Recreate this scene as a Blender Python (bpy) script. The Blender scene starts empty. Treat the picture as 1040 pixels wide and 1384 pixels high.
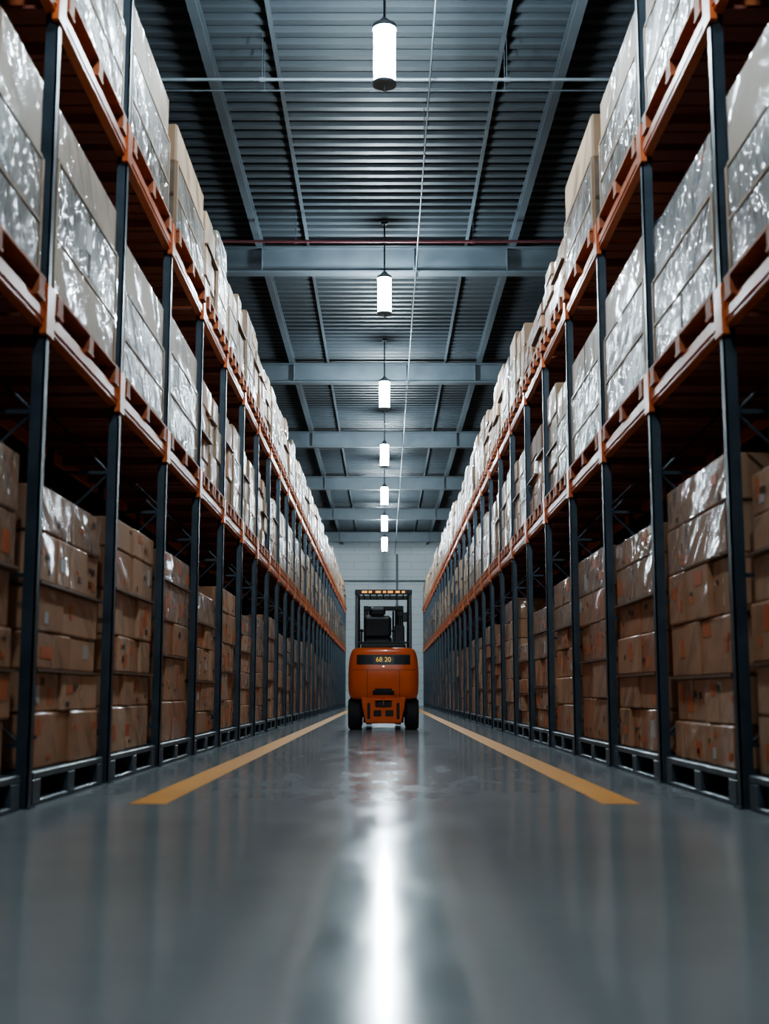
import bpy, math, random
from mathutils import Vector, Matrix

S = bpy.context.scene
COL = S.collection

# ------------------------------------------------------------------ materials
def new_mat(name):
    m = bpy.data.materials.new(name); m.use_nodes = True
    nt = m.node_tree
    return m, nt, nt.nodes["Principled BSDF"]

def N(nt, t, **kw):
    n = nt.nodes.new(t)
    for k, v in kw.items():
        if k in n.inputs: n.inputs[k].default_value = v
        else: setattr(n, k, v)
    return n

def coords(nt, scale=(1, 1, 1), rot=(0, 0, 0)):
    tc = N(nt, "ShaderNodeTexCoord")
    oi = N(nt, "ShaderNodeObjectInfo")
    mul = N(nt, "ShaderNodeMath", operation='MULTIPLY'); mul.inputs[1].default_value = 37.0
    nt.links.new(oi.outputs["Random"], mul.inputs[0])
    add = N(nt, "ShaderNodeVectorMath", operation='ADD')
    nt.links.new(tc.outputs["Object"], add.inputs[0]); nt.links.new(mul.outputs[0], add.inputs[1])
    r = N(nt, "ShaderNodeMapping"); r.inputs["Rotation"].default_value = rot
    nt.links.new(add.outputs[0], r.inputs[0])
    mp = N(nt, "ShaderNodeMapping"); mp.inputs["Scale"].default_value = scale
    nt.links.new(r.outputs[0], mp.inputs[0])
    return mp.outputs[0]

def ramp(nt, fac, stops):
    r = N(nt, "ShaderNodeValToRGB")
    els = r.color_ramp.elements
    while len(els) < len(stops): els.new(0.5)
    for e, (p, c) in zip(els, stops):
        e.position = p; e.color = (*c, 1) if len(c) == 3 else c
    nt.links.new(fac, r.inputs[0])
    return r.outputs[0]

def g(v): return (v, v, v)

def noisy(name, c1, c2, scale=4, rough=(0.4, 0.6), metal=0, bump=0.0, stretch=(1, 1, 1), coat=0, detail=5, bscale=None):
    m, nt, b = new_mat(name)
    v = coords(nt, stretch)
    n = N(nt, "ShaderNodeTexNoise", Scale=scale, Detail=detail)
    nt.links.new(v, n.inputs["Vector"])
    nt.links.new(ramp(nt, n.outputs["Fac"], [(0.3, c1), (0.7, c2)]), b.inputs["Base Color"])
    nt.links.new(ramp(nt, n.outputs["Fac"], [(0.3, g(rough[0])), (0.7, g(rough[1]))]), b.inputs["Roughness"])
    b.inputs["Metallic"].default_value = metal
    b.inputs["Coat Weight"].default_value = coat
    if bump:
        n2 = N(nt, "ShaderNodeTexNoise", Scale=bscale or scale * 5, Detail=4)
        nt.links.new(v, n2.inputs["Vector"])
        bp = N(nt, "ShaderNodeBump", Strength=bump, Distance=0.02)
        nt.links.new(n2.outputs["Fac"], bp.inputs["Height"]); nt.links.new(bp.outputs[0], b.inputs["Normal"])
    return m

def film_mat(name, c1, c2, coat=1.0, rough=0.5, fold=0.12, fine=0.12, crough=0.12, cover=(0.3, 0.45), lo=.3, spec=.3, ior=1.75):
    """goods under stretch film: matte carton below, glossy folded film as the coat"""
    m, nt, b = new_mat(name)
    v = coords(nt, (1, 1, 1))
    va = coords(nt, (1, 0.7, 2.4), (0.65, 0, 0))
    vb = coords(nt, (1, 2.6, 0.8), (0.35, 0, 0))
    n = N(nt, "ShaderNodeTexNoise", Scale=1.3, Detail=4, Distortion=0.4)
    nt.links.new(v, n.inputs["Vector"])
    nt.links.new(ramp(nt, n.outputs["Fac"], [(0.32, c1), (0.68, c2)]), b.inputs["Base Color"])
    b.inputs["Roughness"].default_value = rough
    b.inputs["Specular IOR Level"].default_value = spec
    cv = N(nt, "ShaderNodeTexNoise", Scale=1.3, Detail=3, Distortion=.6); nt.links.new(va, cv.inputs["Vector"])
    nt.links.new(ramp(nt, cv.outputs["Fac"], [(cover[0], g(coat * lo)), (cover[1], g(coat))]), b.inputs["Coat Weight"])
    b.inputs["Coat Roughness"].default_value = crough
    b.inputs["Coat IOR"].default_value = ior
    h1 = N(nt, "ShaderNodeTexNoise", Scale=1.2, Detail=2, Distortion=0.9, Roughness=0.45)
    nt.links.new(va, h1.inputs["Vector"])
    h2 = N(nt, "ShaderNodeTexNoise", Scale=3.6, Detail=3, Distortion=1.0, Roughness=0.5)
    nt.links.new(vb, h2.inputs["Vector"])
    sc = N(nt, "ShaderNodeMath", operation='MULTIPLY'); sc.inputs[1].default_value = fine
    nt.links.new(h2.outputs["Fac"], sc.inputs[0])
    ad = N(nt, "ShaderNodeMath", operation='ADD'); nt.links.new(h1.outputs["Fac"], ad.inputs[0]); nt.links.new(sc.outputs[0], ad.inputs[1])
    bp = N(nt, "ShaderNodeBump", Strength=1.0, Distance=fold)
    nt.links.new(ad.outputs[0], bp.inputs["Height"])
    nt.links.new(bp.outputs[0], b.inputs["Coat Normal"])
    return m

M = {}
M['card'] = film_mat("cardboard_wrapped", (0.42, 0.215, 0.122), (0.53, 0.29, 0.172), coat=0.7, rough=0.7, fold=.12, crough=.10, cover=(.46, .56), lo=.0)
M['card2'] = film_mat("cardboard_wrapped_pale", (0.50, 0.29, 0.18), (0.61, 0.37, 0.24), coat=0.7, rough=0.7, fold=.12, crough=.10, cover=(.46, .56), lo=.0)
M['cardred'] = film_mat("cardboard_wrapped_russet", (0.42, 0.165, 0.085), (0.50, 0.22, 0.118), coat=0.7, rough=0.7, fold=.12, crough=.10, cover=(.46, .56), lo=.0)
M['cardwrap'] = film_mat("cardboard_under_film", (0.38, 0.215, 0.132), (0.47, 0.29, 0.19), coat=1.0, rough=0.7, fold=.17, fine=.2, crough=.07, cover=(.38, .5), lo=.3)
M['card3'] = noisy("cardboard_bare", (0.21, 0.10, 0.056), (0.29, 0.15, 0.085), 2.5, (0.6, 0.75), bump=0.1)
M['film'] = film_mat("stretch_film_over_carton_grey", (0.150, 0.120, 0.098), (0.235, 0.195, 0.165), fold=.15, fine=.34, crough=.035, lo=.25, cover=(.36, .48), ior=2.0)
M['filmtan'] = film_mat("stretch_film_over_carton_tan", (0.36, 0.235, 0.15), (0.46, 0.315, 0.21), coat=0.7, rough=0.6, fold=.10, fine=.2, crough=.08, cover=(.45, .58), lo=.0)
M['wood'] = noisy("pallet_wood", (0.32, 0.08, 0.026), (0.48, 0.145, 0.048), 3, (0.5, 0.7), bump=0.2, stretch=(1, 6, 6))
M['deck'] = noisy("deck_board", (0.21, 0.062, 0.04), (0.33, 0.10, 0.062), 3, (0.6, 0.8), stretch=(1, 6, 6))
M['slip'] = noisy("slip_sheet", (0.15, 0.078, 0.05), (0.21, 0.115, 0.075), 3)
M['beam'] = noisy("rack_beam_orange", (0.54, 0.11, 0.028), (0.70, 0.18, 0.05), 5, (0.3, 0.45), bump=0.05)
M['post'] = noisy("rack_upright_steel", (0.040, 0.058, 0.078), (0.066, 0.09, 0.115), 5, (0.35, 0.5), metal=0.2)
M['dark_screen'] = noisy("added_dark_screen", (0.034, 0.022, 0.019), (0.050, 0.032, 0.028), 2, (0.6, 0.8))  # near-black colour of the added sheet that darkens the shelf gaps
M['plastic'] = noisy("pallet_plastic", (0.048, 0.07, 0.09), (0.078, 0.106, 0.13), 5, (0.35, 0.55))
M['label'] = noisy("paper_label", (0.50, 0.48, 0.46), (0.58, 0.56, 0.54), 9, (0.4, 0.5))
M['print'] = noisy("orange_print", (0.56, 0.13, 0.045), (0.64, 0.19, 0.07), 9, (0.5, 0.6))
M['dark'] = noisy("dark_print", (0.08, 0.045, 0.035), (0.13, 0.075, 0.055), 9, (0.5, 0.6))
M['tape'] = noisy("packing_tape", (0.50, 0.35, 0.23), (0.56, 0.40, 0.28), 9, (0.2, 0.3))
M['deckmetal'] = noisy("roof_deck_metal", (0.026, 0.034, 0.041), (0.038, 0.048, 0.057), 0.8, (0.5, 0.65), metal=0.1)
M['steel'] = noisy("roof_steel_paint", (0.052, 0.065, 0.076), (0.074, 0.09, 0.103), 2, (0.45, 0.6))
M['pipe'] = noisy("galvanised_pipe", (0.14, 0.165, 0.185), (0.19, 0.22, 0.24), 4, (0.35, 0.5), metal=0.3)
M['red'] = noisy("sprinkler_pipe_red", (0.095, 0.024, 0.03), (0.12, 0.03, 0.036), 4, (0.5, 0.6))
M['black'] = noisy("black_steel", (0.010, 0.011, 0.012), (0.022, 0.024, 0.026), 4, (0.35, 0.5))
M['rubber'] = noisy("tyre_rubber", (0.012, 0.012, 0.013), (0.025, 0.025, 0.027), 8, (0.6, 0.8), bump=0.3)
M['fork_orange'] = noisy("forklift_paint_orange", (0.72, 0.115, 0.018), (0.80, 0.14, 0.024), 3, (0.28, 0.36), coat=0.3)
M['seat'] = noisy("seat_vinyl", (0.02, 0.022, 0.025), (0.035, 0.038, 0.042), 6, (0.4, 0.5), bump=0.1)
M['yellow'] = noisy("floor_paint_yellow", (0.78, 0.29, 0.008), (0.92, 0.38, 0.012), 6, (0.4, 0.55), detail=9)
M['chrome'] = noisy("piston_chrome", (0.5, 0.5, 0.5), (0.6, 0.6, 0.6), 4, (0.15, 0.2), metal=1)

def emis(name, col, s):
    m, nt, b = new_mat(name)
    b.inputs["Base Color"].default_value = (*col, 1)
    b.inputs["Emission Color"].default_value = (*col, 1)
    b.inputs["Emission Strength"].default_value = s
    return m
M['lamp'] = emis("led_diffuser", (0.76, 0.92, 1.0), 470)
M['amber'] = emis("amber_marker", (1.0, 0.42, 0.10), 1.0)
M['amber2'] = emis("fleet_number_yellow", (1.0, 0.62, 0.12), 0.45)

def floor_mat():
    m, nt, b = new_mat("polished_concrete")
    tc = N(nt, "ShaderNodeTexCoord")
    mp = N(nt, "ShaderNodeMapping"); nt.links.new(tc.outputs["Object"], mp.inputs[0])
    n = N(nt, "ShaderNodeTexNoise", Scale=0.7, Detail=6, Roughness=0.55); nt.links.new(mp.outputs[0], n.inputs["Vector"])
    nt.links.new(ramp(nt, n.outputs["Fac"], [(0.25, (0.305, 0.330, 0.338)), (0.75, (0.385, 0.410, 0.418))]), b.inputs["Base Color"])
    mp2 = N(nt, "ShaderNodeMapping"); mp2.inputs["Scale"].default_value = (3.0, 0.8, 1); nt.links.new(tc.outputs["Object"], mp2.inputs[0])
    n2 = N(nt, "ShaderNodeTexNoise", Scale=1.6, Detail=5); nt.links.new(mp2.outputs[0], n2.inputs["Vector"])
    nt.links.new(ramp(nt, n2.outputs["Fac"], [(0.3, g(0.10)), (0.7, g(0.17))]), b.inputs["Roughness"])
    nt.links.new(ramp(nt, n2.outputs["Fac"], [(0.3, g(0.08)), (0.7, g(0.15))]), b.inputs["Specular IOR Level"])
    bp = N(nt, "ShaderNodeBump", Strength=0.014, Distance=0.02)
    n3 = N(nt, "ShaderNodeTexNoise", Scale=3.5, Detail=2); nt.links.new(mp.outputs[0], n3.inputs["Vector"])
    nt.links.new(n3.outputs["Fac"], bp.inputs["Height"]); nt.links.new(bp.outputs[0], b.inputs["Normal"])
    return m
M['floor'] = floor_mat()

def block_mat():
    m, nt, b = new_mat("painted_block_wall")
    tc = N(nt, "ShaderNodeTexCoord")
    sp = N(nt, "ShaderNodeSeparateXYZ"); nt.links.new(tc.outputs["Object"], sp.inputs[0])
    ad = N(nt, "ShaderNodeMath", operation='ADD'); nt.links.new(sp.outputs[0], ad.inputs[0]); nt.links.new(sp.outputs[1], ad.inputs[1])
    cb = N(nt, "ShaderNodeCombineXYZ"); nt.links.new(ad.outputs[0], cb.inputs[0]); nt.links.new(sp.outputs[2], cb.inputs[1])
    br = N(nt, "ShaderNodeTexBrick", Scale=1.0)
    br.inputs["Color1"].default_value = (0.70, 0.75, 0.77, 1); br.inputs["Color2"].default_value = (0.73, 0.78, 0.80, 1)
    br.inputs["Mortar"].default_value = (0.56, 0.61, 0.63, 1)
    br.inputs["Mortar Size"].default_value = 0.018; br.inputs["Brick Width"].default_value = 1.6; br.inputs["Row Height"].default_value = 0.42
    nt.links.new(cb.outputs[0], br.inputs["Vector"])
    nt.links.new(br.outputs["Color"], b.inputs["Base Color"])
    b.inputs["Roughness"].default_value = 0.6
    return m
M['block'] = block_mat()
M['sidewall'] = noisy("side_wall_paint", (0.03, 0.036, 0.042), (0.042, 0.05, 0.058), 1, (0.6, 0.8))

# ------------------------------------------------------------------ mesh builder
class MB:
    def __init__(s): s.v = []; s.f = []; s.m = []; s.sm = []; s.mats = []
    def mi(s, k):
        if k not in s.mats: s.mats.append(k)
        return s.mats.index(k)
    def add(s, vs, fs, k, smooth=False, mat4=None):
        o = len(s.v); i = s.mi(k)
        for p in vs:
            s.v.append(tuple(mat4 @ Vector(p)) if mat4 else tuple(p))
        for f in fs:
            s.f.append([a + o for a in f]); s.m.append(i); s.sm.append(smooth)
    def box(s, x0, x1, y0, y1, z0, z1, k, bev=0.0, mat4=None):
        if x0 > x1: x0, x1 = x1, x0
        if bev <= 0:
            vs = [(x, y, z) for x in (x0, x1) for y in (y0, y1) for z in (z0, z1)]
            fs = [(0, 1, 3, 2), (4, 6, 7, 5), (0, 4, 5, 1), (2, 3, 7, 6), (0, 2, 6, 4), (1, 5, 7, 3)]
            s.add(vs, fs, k, mat4=mat4); return
        c = Vector(((x0 + x1) / 2, (y0 + y1) / 2, (z0 + z1) / 2)); h = Vector(((x1 - x0) / 2, (y1 - y0) / 2, (z1 - z0) / 2))
        b = min(bev, h.x * .9, h.y * .9, h.z * .9)
        vs = []; idx = {}
        for sx in (-1, 1):
            for sy in (-1, 1):
                for sz in (-1, 1):
                    for a in range(3):
                        d = [h.x - b, h.y - b, h.z - b]; d[a] += b
                        idx[(sx, sy, sz, a)] = len(vs)
                        vs.append((c.x + sx * d[0], c.y + sy * d[1], c.z + sz * d[2]))
        fs = []
        for a in range(3):
            o1, o2 = (a + 1) % 3, (a + 2) % 3
            for sg in (-1, 1):
                q = []
                for (p, r) in ((-1, -1), (1, -1), (1, 1), (-1, 1)):
                    t = [0, 0, 0]; t[a] = sg; t[o1] = p; t[o2] = r
                    q.append(idx[(*t, a)])
                if sg < 0: q.reverse()
                fs.append(q)
            for p in (-1, 1):
                for r in (-1, 1):
                    t0 = [0, 0, 0]; t0[a] = -1; t0[o1] = p; t0[o2] = r
                    t1 = list(t0); t1[a] = 1
                    q = [idx[(*t0, o1)], idx[(*t1, o1)], idx[(*t1, o2)], idx[(*t0, o2)]]
                    if p * r > 0: q.reverse()
                    q.reverse()
                    fs.append(q)
        for sx in (-1, 1):
            for sy in (-1, 1):
                for sz in (-1, 1):
                    q = [idx[(sx, sy, sz, a)] for a in range(3)]
                    if sx * sy * sz < 0: q.reverse()
                    fs.append(q)
        s.add(vs, fs, k, mat4=mat4)
    def cyl(s, p0, p1, r, k, n=16, r2=None, smooth=True, caps=True):
        p0 = Vector(p0); p1 = Vector(p1); r2 = r if r2 is None else r2
        d = (p1 - p0).normalized(); u = d.orthogonal().normalized(); w = d.cross(u)
        vs = []
        for i in range(n):
            a = 2 * math.pi * i / n; e = u * math.cos(a) + w * math.sin(a)
            vs.append(p0 + e * r); vs.append(p1 + e * r2)
        fs = [(2 * i, 2 * ((i + 1) % n), 2 * ((i + 1) % n) + 1, 2 * i + 1) for i in range(n)]
        s.add(vs, fs, k, smooth)
        if caps:
            s.add(vs, [[2 * i for i in range(n)][::-1], [2 * i + 1 for i in range(n)]], k)
    def revolve_x(s, xc, yc, zc, prof, k, n=36):
        vs = []
        for i in range(n):
            a = 2 * math.pi * i / n
            for (x, r) in prof: vs.append((xc + x, yc + r * math.cos(a), zc + r * math.sin(a)))
        L = len(prof); fs = []
        for i in range(n):
            j = (i + 1) % n
            for q in range(L - 1): fs.append((i * L + q, i * L + q + 1, j * L + q + 1, j * L + q))
        s.add(vs, fs, k, True)
    def prism(s, pts, y0, y1, k):
        n = len(pts)
        vs = [(x, y0, z) for x, z in pts] + [(x, y1, z) for x, z in pts]
        fs = [(i, (i + 1) % n, n + (i + 1) % n, n + i) for i in range(n)]
        fs += [list(range(n))[::-1], list(range(n, 2 * n))]
        s.add(vs, fs, k)
    def prism_x(s, pts, x0, x1, k):
        n = len(pts)
        vs = [(x0, y, z) for y, z in pts] + [(x1, y, z) for y, z in pts]
        fs = [(i, (i + 1) % n, n + (i + 1) % n, n + i) for i in range(n)]
        fs += [list(range(n))[::-1], list(range(n, 2 * n))]
        s.add(vs, fs, k)
    def obj(s, name, origin=(0, 0, 0), parent=None, bevel=0):
        me = bpy.data.meshes.new(name)
        o = Vector(origin)
        me.from_pydata([tuple(Vector(p) - o) for p in s.v], [], s.f)
        for k in s.mats: me.materials.append(M[k])
        me.polygons.foreach_set("material_index", s.m)
        me.polygons.foreach_set("use_smooth", s.sm)
        me.update()
        import bmesh
        bm = bmesh.new(); bm.from_mesh(me); bmesh.ops.recalc_face_normals(bm, faces=bm.faces); bm.to_mesh(me); bm.free()
        ob = bpy.data.objects.new(name, me); COL.objects.link(ob)
        ob.location = o
        if parent: ob.parent = parent
        if bevel:
            md = ob.modifiers.new("bevel", 'BEVEL'); md.width = bevel; md.segments = 3; md.limit_method = 'ANGLE'
        return ob

# ------------------------------------------------------------------ dimensions
CAMH = 0.66
XF = 2.10            # aisle face of the racks
XR = 3.25            # rear of the racks
BAY = 2.13
Y0 = 7.45            # upright seen left of the first visible bay
KMIN, KMAX = -4, 28
B1, B2 = 2.88, 4.93  # underside of the beams
BH = 0.13
YEND = Y0 + KMAX * BAY
YW = YEND + 2.6
CEIL = 9.15

# ------------------------------------------------------------------ shell
mb = MB(); mb.box(-8, 8, -9, YW, -0.2, 0, 'floor'); mb.obj("floor")
mb = MB(); mb.box(-8, 8, YW, YW + .2, 0, CEIL + .1, 'block'); mb.obj("wall_far")
mb = MB(); mb.box(-8, 8, -9.2, -9, 0, CEIL + .1, 'sidewall'); mb.obj("wall_near")
mb = MB(); mb.box(-8.2, -8, -9.2, YW + .2, 0, CEIL + .1, 'sidewall'); mb.obj("wall_left")
mb = MB(); mb.box(8, 8.2, -9.2, YW + .2, 0, CEIL + .1, 'sidewall'); mb.obj("wall_right")
# corrugated roof deck
mb = MB(); pts = []; y = -9.0; P = 0.30
while y < YW - P * .5:
    pts += [(y, CEIL + .07), (y + P * .38, CEIL + .07), (y + P * .5, CEIL), (y + P * .88, CEIL)]
    y += P
pts.append((YW, CEIL + .07))
vs = [(x, a, b) for a, b in pts for x in (-8, 8)]
fs = [(2 * i, 2 * i + 1, 2 * i + 3, 2 * i + 2) for i in range(len(pts) - 1)]
mb.add(vs, fs, 'deckmetal'); mb.box(-8.2, 8.2, -9.2, YW + .2, CEIL + .1, CEIL + .2, 'deckmetal')
mb.obj("ceiling")

LAMPZ = CAMH + 7.1
beamY = [22.6 + 8.35 * k for k in range(6)] + [-6.5]
for y in beamY:
    mb = MB(); zb = 8.46
    mb.box(-8, 8, y - .12, y + .12, zb, zb + .035, 'steel'); mb.box(-8, 8, y - .12, y + .12, zb + .47, zb + .505, 'steel')
    mb.box(-8, 8, y - .02, y + .02, zb + .035, zb + .47, 'steel')
    for x in (-6.9, -4.6, -2.3, 0.55, 2.3, 4.6, 6.9):
        mb.box(x - .01, x + .01, y - .11, y + .11, zb + .035, zb + .47, 'steel')
    mb.obj("roof_beam", (0, y, zb))
for x, w, hh in ((-2.35, .12, .20), (2.4, .12, .20), (-1.45, .05, .08), (1.55, .05, .08), (-4.8, .12, .2), (4.8, .12, .2), (-7, .12, .2), (7, .12, .2)):
    mb = MB(); zt = CEIL - .001
    mb.box(x - w / 2, x + w / 2, -9, YW, zt - .02, zt, 'steel'); mb.box(x - w / 2, x + w / 2, -9, YW, zt - hh, zt - hh + .02, 'steel')
    mb.box(x - .01, x + .01, -9, YW, zt - hh + .02, zt - .02, 'steel')
    mb.obj("roof_joist", (x, 0, zt))
def pipe(name, p0, p1, r, k, hang=3):
    mb = MB(); mb.cyl(p0, p1, r, k, 12)
    p0 = Vector(p0); p1 = Vector(p1); L = (p1 - p0).length; n = int(L / hang)
    for i in range(1, n):
        p = p0.lerp(p1, i / n); d = (p1 - p0).normalized()
        mb.cyl(p - d * .04, p + d * .04, r * 1.4, k, 12)
        mb.cyl(p, (p.x, p.y, CEIL - .005), .006, 'steel', 6)
    mb.obj(name, tuple(p0))
pipe("sprinkler_pipe", (-7.9, 21.3, 8.62), (7.9, 21.3, 8.62), .026, 'red')
pipe("conduit_pipe", (-7.9, 15.15, 8.5), (7.9, 15.15, 8.5), .022, 'pipe')
pipe("conduit_pipe", (-7.9, 15.45, 8.5), (7.9, 15.45, 8.5), .010, 'steel')
pipe("conduit_pipe", (.58, -8.9, 8.42), (.58, YW - .1, 8.42), .012, 'steel', 8.35)
mb = MB()
mb.cyl((.7, YW - .1, .02), (.7, YW - .1, 8.4), .06, 'pipe', 12)
mb.cyl((-6, YW - .1, 6.9), (6, YW - .1, 6.9), .05, 'pipe', 12)
for z in (1.5, 3.5, 5.5): mb.box(.6, .8, YW - .1, YW - .001, z, z + .06, 'pipe')
mb.obj("wall_pipework", (0, YW, 0))

# ------------------------------------------------------------------ pendant lights
for y in (-1.9, 5.4, 13.18, 21.74, 29.3, 37.0, 44.85, 52.2, 59.6):
    mb = MB(); zc = LAMPZ; r = .12; hh = .315
    mb.cyl((0, y, zc - hh), (0, y, zc + hh), r, 'lamp', 28)
    mb.cyl((0, y, zc + hh + .001), (0, y, zc + hh + .05), r * 1.12, 'pipe', 28)
    mb.cyl((0, y, zc + hh + .05), (0, y, zc + hh + .14), r * .9, 'pipe', 28, r2=.03)
    mb.cyl((0, y, zc - hh - .035), (0, y, zc - hh - .001), r * 1.12, 'pipe', 28)
    mb.cyl((0, y, zc - hh - .12), (0, y, zc - hh - .03), .012, 'pipe', 8)
    mb.cyl((0, y, zc + hh + .14), (0, y, CEIL - .03), .014, 'black', 8)
    mb.cyl((0, y, CEIL - .05), (0, y, CEIL - .002), .06, 'black', 16)
    mb.obj("pendant_light", (0, y, zc))

# ------------------------------------------------------------------ racks
def build_rack(s):
    mb = MB()
    def bx(a, b, *r, **k): mb.box(s * a, s * b, *r, **k)
    PW = .078
    for k in range(KMIN, KMAX + 1):
        y = Y0 + k * BAY
        top = 6.35 if k < 2 else 5.04
        for (xa, xb) in ((XF - .03, XF + .05), (XR - .09, XR)):
            bx(xa, xa + .012, y - PW / 2, y + PW / 2, .012, top, 'post')
            bx(xa, xb, y - PW / 2, y - PW / 2 + .01, .012, top, 'post')
            bx(xa, xb, y + PW / 2 - .01, y + PW / 2, .012, top, 'post')
            bx(xa - .02, xb + .02, y - PW / 2 - .02, y + PW / 2 + .02, .0, .012, 'post')
        z = .35; up = True
        while z < top - 1.0:
            bx(XF + .05, XR - .09, y - .014, y + .014, z, z + .025, 'post')
            a = (s * (XF + .05), y, z + .02); b = (s * (XR - .09), y, z + 1.0)
            if not up: a, b = (s * (XR - .09), y, z + .02), (s * (XF + .05), y, z + 1.0)
            mb.cyl(a, b, .010, 'post', 6)
            up = not up; z += 1.0
        for zb in (B1, B2):
            bx(XF - .045, XF + .004, y - .085, y + .085, zb - .05, zb + BH + .14, 'beam', bev=.004)
    for k in range(KMIN, KMAX):
        ya = Y0 + k * BAY + .045; yb = ya + BAY - .09
        for zb in (B1, B2):
            bx(XF - .02, XF + .05, ya, yb, zb, zb + BH, 'beam', bev=.008)
            bx(XF - .028, XF - .02, ya, yb, zb + BH * .28, zb + BH * .72, 'beam')
            bx(XR - .05, XR, ya, yb, zb, zb + BH, 'beam', bev=.008)
            n = 9 if k < 8 else 5
            for i in range(n):
                c = ya + (i + .5) * (yb - ya) / n; w = (yb - ya) / n * .42
                bx(XF + .05, XR - .05, c - w, c + w, zb + BH - .025, zb + BH - .001, 'deck')
            for c in (ya + .5, yb - .5):
                bx(XF + .05, XR - .05, c - .03, c + .03, zb + .03, zb + BH - .026, 'deck')
    ye = Y0 + KMAX * BAY; ys = Y0 + KMIN * BAY
    bx(XR + .02, XR + .03, ys, ye, .05, 5.05, 'dark_screen')  # dark sheet and ribs added to hide the wall and shade the gaps
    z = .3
    while z < 5: bx(XR + .004, XR + .02, ys, ye, z, z + .05, 'dark_screen'); z += .5
    return mb.obj("pallet_rack", (s * XF, 0, 0))
build_rack(-1); build_rack(1)

# ------------------------------------------------------------------ pallet loads
def pallet(mb, s, ya, yb, z, k, xf, xb, h=.145):
    def bx(a, b, *r, **kk): mb.box(s * a, s * b, *r, **kk)
    t = .022
    if k == 'plastic':
        bx(xf, xb, ya, yb, z + h - .045, z + h, k, bev=.008)
        L = yb - ya
        for f in (0, .5, 1):
            c = ya + .09 + f * (L - .18)
            bx(xf, xf + .14, c - .09, c + .09, z + .02, z + h - .046, k, bev=.006)
            bx(xb - .14, xb, c - .09, c + .09, z + .02, z + h - .046, k, bev=.006)
        bx(xf, xf + .14, ya, yb, z, z + .03, k, bev=.006); bx(xb - .14, xb, ya, yb, z, z + .03, k, bev=.006)
        return
    n = 6
    for i in range(n):
        a = xf + i * (xb - xf) / n
        bx(a, a + (xb - xf) / n * .8, ya, yb, z + h - t, z + h, k)
    for f in (0, .5, 1):
        c = ya + .08 + f * (yb - ya - .16)
        bx(xf + .001, xb - .001, c - .06, c + .06, z + t, z + h - t - .001, k)
        bx(xf + .001, xb - .001, c - .08, c + .08, z, z + t, k)

def carton_stack(mb, s, ya, yb, z, H, xf, xb, rng, pal, near, fine=False, wrap=0):
    """tiers of cartons"""
    def bx(a, b, *r, **kk): mb.box(s * a, s * b, *r, **kk)
    tiers = rng.choice((5, 6, 6)) if fine else (rng.choice((4, 5, 6)) if near else rng.choice((3, 4)))
    hs = [rng.uniform(.75, 1.25) for _ in range(tiers)]; t = sum(hs); hs = [h / t * H for h in hs]
    zz = z
    for ti, h in enumerate(hs):
        cols = rng.choice((2, 3, 4)) if (near or fine) else 2
        wrapped = ti >= tiers - wrap
        if wrapped: cols = rng.choice((1, 2))
        ws = [rng.uniform(.75, 1.25) for _ in range(cols)]; t = sum(ws); ws = [w / t * (yb - ya) for w in ws]
        y = ya; jit = rng.uniform(-.02, .02)
        for w in ws:
            k = 'cardwrap' if wrapped else rng.choice(pal); off = rng.uniform(0, .045)
            if wrapped: off *= .3
            xm = (xf + xb) / 2
            bx(xf + off, xm - .004, y + jit + .004, y + jit + w - .004, zz, zz + h - .006, k, bev=.012)
            bx(xm + .004, xb, y + jit + .004, y + jit + w - .004, zz, zz + h - .006, k, bev=.012)
            if near:
                xs = xf + off - .0015; yy = y + jit
                if rng.random() < .3: bx(xs, xs + .001, yy + w * .5 - .022, yy + w * .5 + .022, zz + .005, zz + h - .01, 'tape')
                for _ in range(rng.choice((0, 1, 1, 2))):
                    lw, lh = rng.uniform(.06, min(.2, w * .45)), rng.uniform(.05, h * .5)
                    cy = yy + rng.uniform(.04, max(.05, w - lw - .04)); cz = zz + rng.uniform(.1, .85) * (h - lh)
                    q = rng.uniform(0, .001)
                    bx(xs - .001 - q, xs + .001, cy, cy + lw, cz, cz + lh, rng.choice(('print', 'print', 'print', 'print', 'label')))
                for _ in range(rng.choice((0, 1, 2, 3))):
                    lw, lh = rng.uniform(.03, .10), rng.uniform(.02, .05)
                    cy = yy + rng.uniform(.03, max(.04, w - lw - .03)); cz = zz + rng.uniform(.1, .8) * (h - lh)
                    bx(xs - .003, xs + .001, cy, cy + lw, cz, cz + lh, rng.choice(('dark', 'dark', 'print')))
            y += w
        zz += h
        if ti < tiers - 1 and ti % 2 == 1 and rng.random() < .8:
            bx(xf - .014, xb, ya - .012, yb + .012, zz - .008, zz + .010, 'slip'); zz += .010
    return zz

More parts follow.
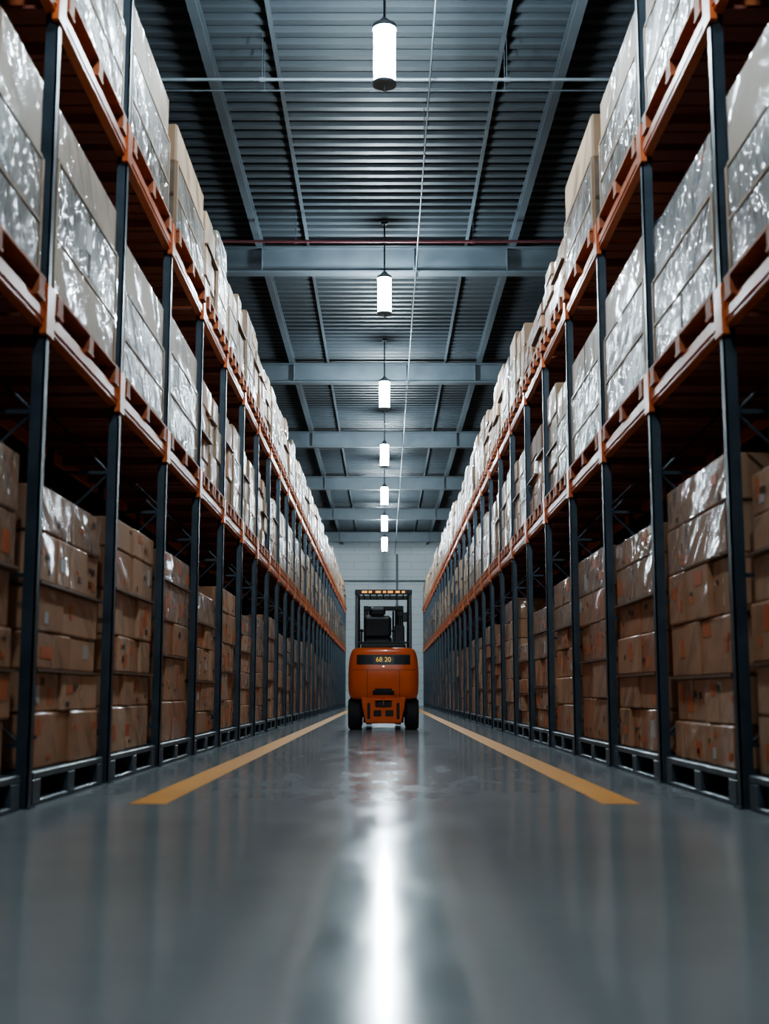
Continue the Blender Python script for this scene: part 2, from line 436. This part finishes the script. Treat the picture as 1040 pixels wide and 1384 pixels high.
def film_load(mb, s, ya, yb, z, H, xf, xb, rng, near):
    def bx(a, b, *r, **kk): mb.box(s * a, s * b, *r, **kk)
    f = rng.uniform(.58, .75)
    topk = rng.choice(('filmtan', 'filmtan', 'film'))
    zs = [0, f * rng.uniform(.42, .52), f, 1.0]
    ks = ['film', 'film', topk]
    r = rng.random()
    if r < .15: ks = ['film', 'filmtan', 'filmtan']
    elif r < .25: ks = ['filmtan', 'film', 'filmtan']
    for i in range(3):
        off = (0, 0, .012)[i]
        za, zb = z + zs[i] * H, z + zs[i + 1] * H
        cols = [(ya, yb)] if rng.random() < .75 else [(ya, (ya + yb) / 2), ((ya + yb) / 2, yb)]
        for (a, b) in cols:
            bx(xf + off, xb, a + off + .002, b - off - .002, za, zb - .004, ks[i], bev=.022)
    for (a, b) in ((ya - .006, ya + .035), (yb - .035, yb + .006)):
        bx(xf - .006, xf + .03, a, b, z, z + H * f, 'filmtan')
    for q in (zs[1], f):
        bx(xf - .005, xf + .02, ya + .04, yb - .04, z + q * H - .012, z + q * H + .012, 'filmtan')
    if rng.random() < .35:
        cy = ya + rng.uniform(.2, .6) * (yb - ya); cz = z + rng.uniform(.3, .5) * H
        bx(xf - .003, xf + .001, cy, cy + .15, cz, cz + .2, 'label')

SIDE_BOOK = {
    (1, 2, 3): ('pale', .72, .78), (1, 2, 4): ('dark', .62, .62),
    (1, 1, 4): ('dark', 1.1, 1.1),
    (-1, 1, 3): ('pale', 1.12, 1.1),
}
def add_load(mb, s, lvl, k, part, parts, rng, near):
    mg = .16 if (lvl < 2 or k < 2) else .125
    ya = Y0 + k * BAY + mg; yb = Y0 + (k + 1) * BAY - mg
    if parts == 2:
        m_ = (ya + yb) / 2
        ya, yb = (ya, m_ - .03) if part == 0 else (m_ + .03, yb)
    if lvl == 0:
        xf, xb, zb = XF + .02, XR - .1, .001
        pallet(mb, s, ya - .03, yb + .03, zb, 'plastic', xf - .03, xb, .2)
        ya += rng.uniform(.02, .12); yb -= rng.uniform(.02, .12)
        H = rng.uniform(1.68, 2.0)
        if k > 2: H *= rng.uniform(.80, 1.05)
        if rng.random() < .2 and k > 3: H *= .8
        pal = rng.choice((('card', 'card', 'card2'), ('card', 'cardred', 'card'), ('card2', 'card', 'card2'), ('card', 'card', 'cardred')))
        carton_stack(mb, s, ya, yb, zb + .201, H, xf, xb, rng, pal, near, k < 10, wrap=rng.choice((0, 1, 2, 2)))
        return (s * (xf + xb) / 2, (ya + yb) / 2, zb)
    zb = (B1 if lvl == 1 else B2) + BH + .001
    xf, xb = XF - .005, XR - .12
    if lvl == 2 and k >= 2: xf -= .03
    pallet(mb, s, ya - .02, yb + .02, zb, 'wood', xf - .04, xb)
    z = zb + .146
    H = rng.uniform(1.12, 1.3) if lvl == 1 else rng.uniform(.9, 1.25)
    if k < 3 and lvl == 2: H = rng.uniform(1.12, 1.25)
    book = SIDE_BOOK.get((s, lvl, k))
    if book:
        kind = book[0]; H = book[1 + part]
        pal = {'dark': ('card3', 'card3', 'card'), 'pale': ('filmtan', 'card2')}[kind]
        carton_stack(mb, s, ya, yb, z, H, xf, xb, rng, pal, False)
    elif (k >= 3 and rng.random() < .35):
        carton_stack(mb, s, ya, yb, z, H, xf, xb, rng, ('card2', 'filmtan', 'filmtan'), False)
    else:
        film_load(mb, s, ya, yb, z, H, xf, xb, rng, near)
    return (s * (xf + xb) / 2, (ya + yb) / 2, zb)

for s in (-1, 1):
    for lvl in (0, 1, 2):
        rng = random.Random(100 + 7 * lvl + (50 if s > 0 else 0))
        name = "carton_pallet_load" if lvl == 0 else "shrink_wrapped_pallet_load"
        far = MB()
        for k in range(KMIN, KMAX):
            parts = 1 if k < 3 or lvl == 0 else 2
            for p in range(parts):
                if -2 <= k < 6:
                    mb = MB(); o = add_load(mb, s, lvl, k, p, parts, rng, k < 6); mb.obj(name, o)
                else:
                    add_load(far, s, lvl, k, p, parts, rng, False)
        far.obj("row_of_" + name + "s", (s * XF, 0, 0))

# ------------------------------------------------------------------ floor markings
for s in (-1, 1):
    mb = MB(); mb.box(s * 1.325, s * 1.55, 7.75, YEND, 0.0003, 0.002, 'yellow'); mb.obj("floor_marking_line", (s * 1.44, 7.75, 0))

# ------------------------------------------------------------------ forklift
FY = 23.4
fl = bpy.data.objects.new("forklift", None); COL.objects.link(fl); fl.location = (-.02, FY, 0); fl.empty_display_size = .3

LV = [(.56, .585, .07), (.60, .63, .04), (.68, .655, .015), (.85, .665, .0), (1.08, .665, .0), (1.22, .655, .015), (1.34, .64, .04), (1.43, .615, .075), (1.49, .585, .115), (1.52, .54, .16)]
YFRONT = 1.15
def ring(z):
    for (a, b) in zip(LV[:-1], LV[1:]):
        if a[0] <= z <= b[0]:
            t = (z - a[0]) / (b[0] - a[0]); return a[1] + (b[1] - a[1]) * t, a[2] + (b[2] - a[2]) * t
    return LV[-1][1:]
def surf(x, z, off):
    a, yr = ring(z); hb = (YFRONT - yr) / 2; yc = (YFRONT + yr) / 2; e = 4.5
    return yc - hb * (1 - min(1, abs(x) / a) ** e) ** (1 / e) - off
mb = MB(); n = 64; vs = []; e = 4.5
for (z, a, yr) in LV:
    hb = (YFRONT - yr) / 2; yc = (YFRONT + yr) / 2
    for i in range(n):
        t = 2 * math.pi * i / n; c, s_ = math.cos(t), math.sin(t)
        vs.append((a * math.copysign(abs(c) ** (2 / e), c), yc + hb * math.copysign(abs(s_) ** (2 / e), s_), z))
fs = []
for l in range(len(LV) - 1):
    for i in range(n):
        j = (i + 1) % n; fs.append((l * n + i, l * n + j, (l + 1) * n + j, (l + 1) * n + i))
fs.append(list(range(n))[::-1]); fs.append([(len(LV) - 1) * n + i for i in range(n)])
mb.add(vs, fs, 'fork_orange', True)
mb.obj("counterweight", parent=fl)

def patch(mb, x0, x1, z0, z1, off, k, nx=20, nz=4):
    vs = []; 
    for j in range(nz + 1):
        for i in range(nx + 1):
            x = x0 + (x1 - x0) * i / nx; z = z0 + (z1 - z0) * j / nz
            vs.append((x, surf(x, z, off), z))
    fs = [(j * (nx + 1) + i, j * (nx + 1) + i + 1, (j + 1) * (nx + 1) + i + 1, (j + 1) * (nx + 1) + i) for j in range(nz) for i in range(nx)]
    mb.add(vs, fs, k, True)
mb = MB()
patch(mb, -.50, .50, 1.20, 1.385, .006, 'black')
patch(mb, -.47, -.20, 1.225, 1.36, .011, 'rubber', 6); patch(mb, .20, .47, 1.225, 1.36, .011, 'rubber', 6)
for q in range(5):
    z = 1.235 + q * .025
    patch(mb, -.46, -.21, z, z + .008, .016, 'black', 6, 1); patch(mb, .21, .46, z, z + .008, .016, 'black', 6, 1)
patch(mb, -.20, .20, .64, .72, .005, 'black', 8)  # black patches paint the shade inside the recessed hitch slot
patch(mb, -.16, .16, .72, .76, .005, 'black', 8)
patch(mb, -.64, .64, 1.10, 1.106, .002, 'black', 40, 1)
for sx in (-1, 1):
    patch(mb, sx * .30 - .004, sx * .30 + .004, .60, 1.10, .002, 'black', 1, 8)
mb.obj("rear_grille", parent=fl)
mb = MB()
mb.prism([(-.33, .12), (.33, .12), (.39, .40), (.42, .62), (-.42, .62), (-.39, .40)], .05, .9, 'fork_orange')
mb.obj("counterweight_skirt", parent=fl, bevel=.03)
mb = MB()
for sx in (-1, 1):
    mb.box(sx * .11 - .07, sx * .11 + .07, .035, .06, .25, .36, 'black', bev=.01)  # black boxes stand in for the shade inside the square holes
    mb.box(sx * .245, sx * .30, .035, .06, .2, .5, 'black', bev=.01)
mb.box(-.15, .15, .03, .06, .42, .53, 'black', bev=.015)  # black box painted in for the dark of the centre opening
mb.box(-.17, .17, -.03, .06, .54, .565, 'fork_orange', bev=.006)
mb.cyl((0, -.01, .44), (0, -.01, .58), .02, 'chrome', 12)
mb.obj("tow_hitch", parent=fl)
mb = MB()
mb.box(-.55, .55, 1.0, 2.35, .32, .95, 'fork_orange', bev=.04)
mb.box(-.50, .50, .9, 2.2, .22, .34, 'black', bev=.02)
mb.box(-.42, .42, .25, 1.15, 1.50, 1.60, 'black', bev=.03)
mb.box(-.50, .50, 2.2, 2.36, .9, 1.35, 'fork_orange', bev=.04)
mb.box(-.6, .6, 1.25, 1.75, .42, .5, 'black', bev=.01)
mb.obj("chassis", parent=fl)
mb = MB()
for sx in (-1, 1):
    pts = []
    for i in range(11):
        a = math.pi * i / 10; pts.append((2.0 + .44 * math.cos(a), .38 + .44 * math.sin(a)))
    for i in range(10, -1, -1):
        a = math.pi * i / 10; pts.append((2.0 + .41 * math.cos(a), .38 + .41 * math.sin(a)))
    for i in range(10):
        q = [pts[i], pts[i + 1], pts[20 - i], pts[21 - i]]
        mb.prism_x(q, sx * .42, sx * .66, 'fork_orange')
mb.obj("fenders", parent=fl)
def wheel(name, x, y, r, w):
    mb = MB()
    mb.revolve_x(x, y, r, [(-w / 2, r * .55), (-w / 2, r * .86), (-w * .42, r * .96), (-w * .3, r), (w * .3, r), (w * .42, r * .96), (w / 2, r * .86), (w / 2, r * .55)], 'rubber')
    mb.revolve_x(x, y, r, [(-w * .4, .001), (-w * .4, r * .3), (-w * .32, r * .5), (-w / 2, r * .56)], 'fork_orange')
    mb.revolve_x(x, y, r, [(w * .4, .001), (w * .4, r * .3), (w * .32, r * .5), (w / 2, r * .56)], 'fork_orange')
    for i in range(24):
        a = 2 * math.pi * i / 24
        rot = Matrix.Translation((x, y, r)) @ Matrix.Rotation(a, 4, 'X')
        mb.box(-w * .34, w * .34, -.018, .018, r - .012, r + .006 - .006, 'rubber', mat4=rot)
    for i in range(6):
        a = 2 * math.pi * i / 6
        for sg in (-1, 1):
            mb.cyl((x + sg * w * .38, y + r * .2 * math.cos(a), r + r * .2 * math.sin(a)), (x + sg * w * .44, y + r * .2 * math.cos(a), r + r * .2 * math.sin(a)), .012, 'chrome', 6)
    mb.obj(name, parent=fl)
for i, sx in enumerate((-1, 1)):
    wheel("rear_wheel_%d" % (i + 1), sx * .535, .42, .29, .25)
    wheel("front_wheel_%d" % (i + 1), sx * .54, 2.0, .37, .24)
mb = MB(); mb.cyl((-.5, .42, .29), (.5, .42, .29), .06, 'black', 12); mb.cyl((-.5, 2.0, .37), (.5, 2.0, .37), .07, 'black', 12); mb.obj("axles", parent=fl)
mb = MB(); T = .032
def bar(a, b, r=T, k='black'):
    a = Vector(a); b = Vector(b); d = b - a; L = d.length
    q = d.to_track_quat('Z', 'Y').to_matrix().to_4x4()
    mb.box(-r, r, -r, r, 0, L, k, bev=.008, mat4=Matrix.Translation(a) @ q)
for sx in (-1, 1):
    bar((sx * .505, .30, 1.45), (sx * .505, .42, 2.58))
    bar((sx * .50, 2.28, 1.2), (sx * .505, 1.75, 2.58))
    bar((sx * .505, .36, 2.58), (sx * .505, 1.85, 2.58), .038)
bar((-.54, .40, 2.58), (.54, .40, 2.58), .045); bar((-.54, 1.80, 2.58), (.54, 1.80, 2.58), .04)
for i in range(7):
    x = -.39 + i * .13; bar((x, .42, 2.585), (x, 1.78, 2.585), .014)
bar((-.5, .31, 1.62), (.5, .31, 1.62), .02)
mb.obj("overhead_guard", parent=fl)
mb = MB()
for x, w in ((-.36, .05), (-.25, .03), (-.1, .05), (.02, .03), (.13, .05), (.27, .04), (.38, .03)):
    mb.box(x - w, x + w, .345, .353, 2.56, 2.60, 'amber', bev=.003)
mb.obj("marker_lights", parent=fl)
mb = MB()
mb.box(-.38, .16, .55, 1.1, 1.60, 1.76, 'seat', bev=.05)
r = Matrix.Translation((-.11, .50, 1.72)) @ Matrix.Rotation(math.radians(10), 4, 'X')
mb.box(-.26, .26, -.07, .07, 0, .42, 'seat', bev=.05, mat4=r)
mb.box(-.15, .15, -.06, .06, .42, .58, 'seat', bev=.04, mat4=r)
for x in (-.42, .19): mb.box(x - .035, x + .035, .6, 1.0, 1.84, 1.89, 'seat', bev=.02); 
for x in (-.42, .19): mb.box(x - .02, x + .02, .62, .68, 1.6, 1.85, 'black')
mb.obj("operator_seat", parent=fl)
mb = MB()
mb.cyl((-.1, 2.0, 1.2), (-.1, 1.62, 1.92), .035, 'black', 12)
c = Vector((-.1, 1.6, 1.95)); ax = Vector((0, -.47, .88)).normalized(); u = Vector((1, 0, 0)); w = ax.cross(u)
R = .18; seg = 28
for i in range(seg):
    a0, a1 = 2 * math.pi * i / seg, 2 * math.pi * (i + 1) / seg
    mb.cyl(c + (u * math.cos(a0) + w * math.sin(a0)) * R, c + (u * math.cos(a1) + w * math.sin(a1)) * R, .016, 'black', 8)
for a in (0.5, 2.6, 4.71): mb.cyl(c, c + (u * math.cos(a) + w * math.sin(a)) * R, .012, 'black', 8)
mb.box(.22, .42, 1.7, 1.95, 1.3, 2.02, 'black', bev=.02)
for i in range(4): mb.cyl((.25 + i * .045, 1.72, 1.98), (.25 + i * .045, 1.66, 2.18), .01, 'black', 6); mb.cyl((.25 + i * .045, 1.66, 2.17), (.25 + i * .045, 1.655, 2.21), .02, 'black', 10)
mb.obj("steering_console", parent=fl)
mb = MB()
for sx in (-1, 1):
    mb.box(sx * .36 - .05, sx * .36 + .05, 2.42, 2.58, .08, 2.46, 'black', bev=.008)
    mb.box(sx * .27 - .035, sx * .27 + .035, 2.44, 2.56, .10, 2.44, 'black', bev=.008)
    mb.cyl((sx * .2, 2.40, .15), (sx * .2, 2.40, 1.7), .04, 'black', 12); mb.cyl((sx * .2, 2.40, 1.7), (sx * .2, 2.40, 2.35), .022, 'chrome', 12)
    mb.cyl((sx * .4, 1.6, .9), (sx * .38, 2.42, 1.0), .04, 'black', 12)
for z in (.15, 1.15, 2.36): mb.box(-.41, .41, 2.38, 2.46, z, z + .09, 'black', bev=.008)
for z in (.25, .62): mb.box(-.5, .5, 2.60, 2.65, z, z + .1, 'black', bev=.006)
for i in range(6): x = -.45 + i * .18; mb.box(x - .012, x + .012, 2.61, 2.64, .72, 1.3, 'black')
mb.box(-.47, .47, 2.61, 2.64, 1.3, 1.34, 'black')
for sx in (-1, 1):
    mb.box(sx * .3 - .06, sx * .3 + .06, 2.66, 2.71, .05, .74, 'black', bev=.006)
    mb.box(sx * .3 - .06, sx * .3 + .06, 2.66, 3.75, .04, .085, 'black', bev=.006)
mb.obj("mast_and_forks", parent=fl)
mb = MB(); mb.cyl((.44, .5, 2.1), (.5, .5, 2.1), .012, 'black', 8); mb.box(.36, .46, .44, .47, 2.02, 2.2, 'black', bev=.01)
mb.obj("mirror", parent=fl)
cu = bpy.data.curves.new("fleet_number", 'FONT'); cu.body = "68 20"; cu.size = .125; cu.align_x = 'CENTER'; cu.align_y = 'CENTER'; cu.extrude = .002
cu.materials.append(M['amber2'])
t = bpy.data.objects.new("fleet_number", cu); COL.objects.link(t); t.parent = fl; t.location = (0, surf(0, 1.29, .02), 1.292); t.rotation_euler = (math.radians(90), 0, 0)

# ------------------------------------------------------------------ world + camera
w = bpy.data.worlds.new("World"); S.world = w; w.use_nodes = True
w.node_tree.nodes["Background"].inputs[0].default_value = (0.35, 0.45, 0.55, 1); w.node_tree.nodes["Background"].inputs[1].default_value = 0.05
cam = bpy.data.cameras.new("camera"); co = bpy.data.objects.new("camera", cam); COL.objects.link(co)
co.location = (0, 0, CAMH); co.rotation_euler = (math.radians(90 + 8.28), 0, 0)
cam.sensor_width = 36; cam.lens = 1690 / 1384 * 36; cam.clip_end = 300; cam.clip_start = .05
cam.dof.use_dof = True; cam.dof.focus_distance = 24; cam.dof.aperture_fstop = 1.8
S.camera = co
try: S.view_settings.look = 'AgX - Medium High Contrast'
except Exception as ex: print(ex)
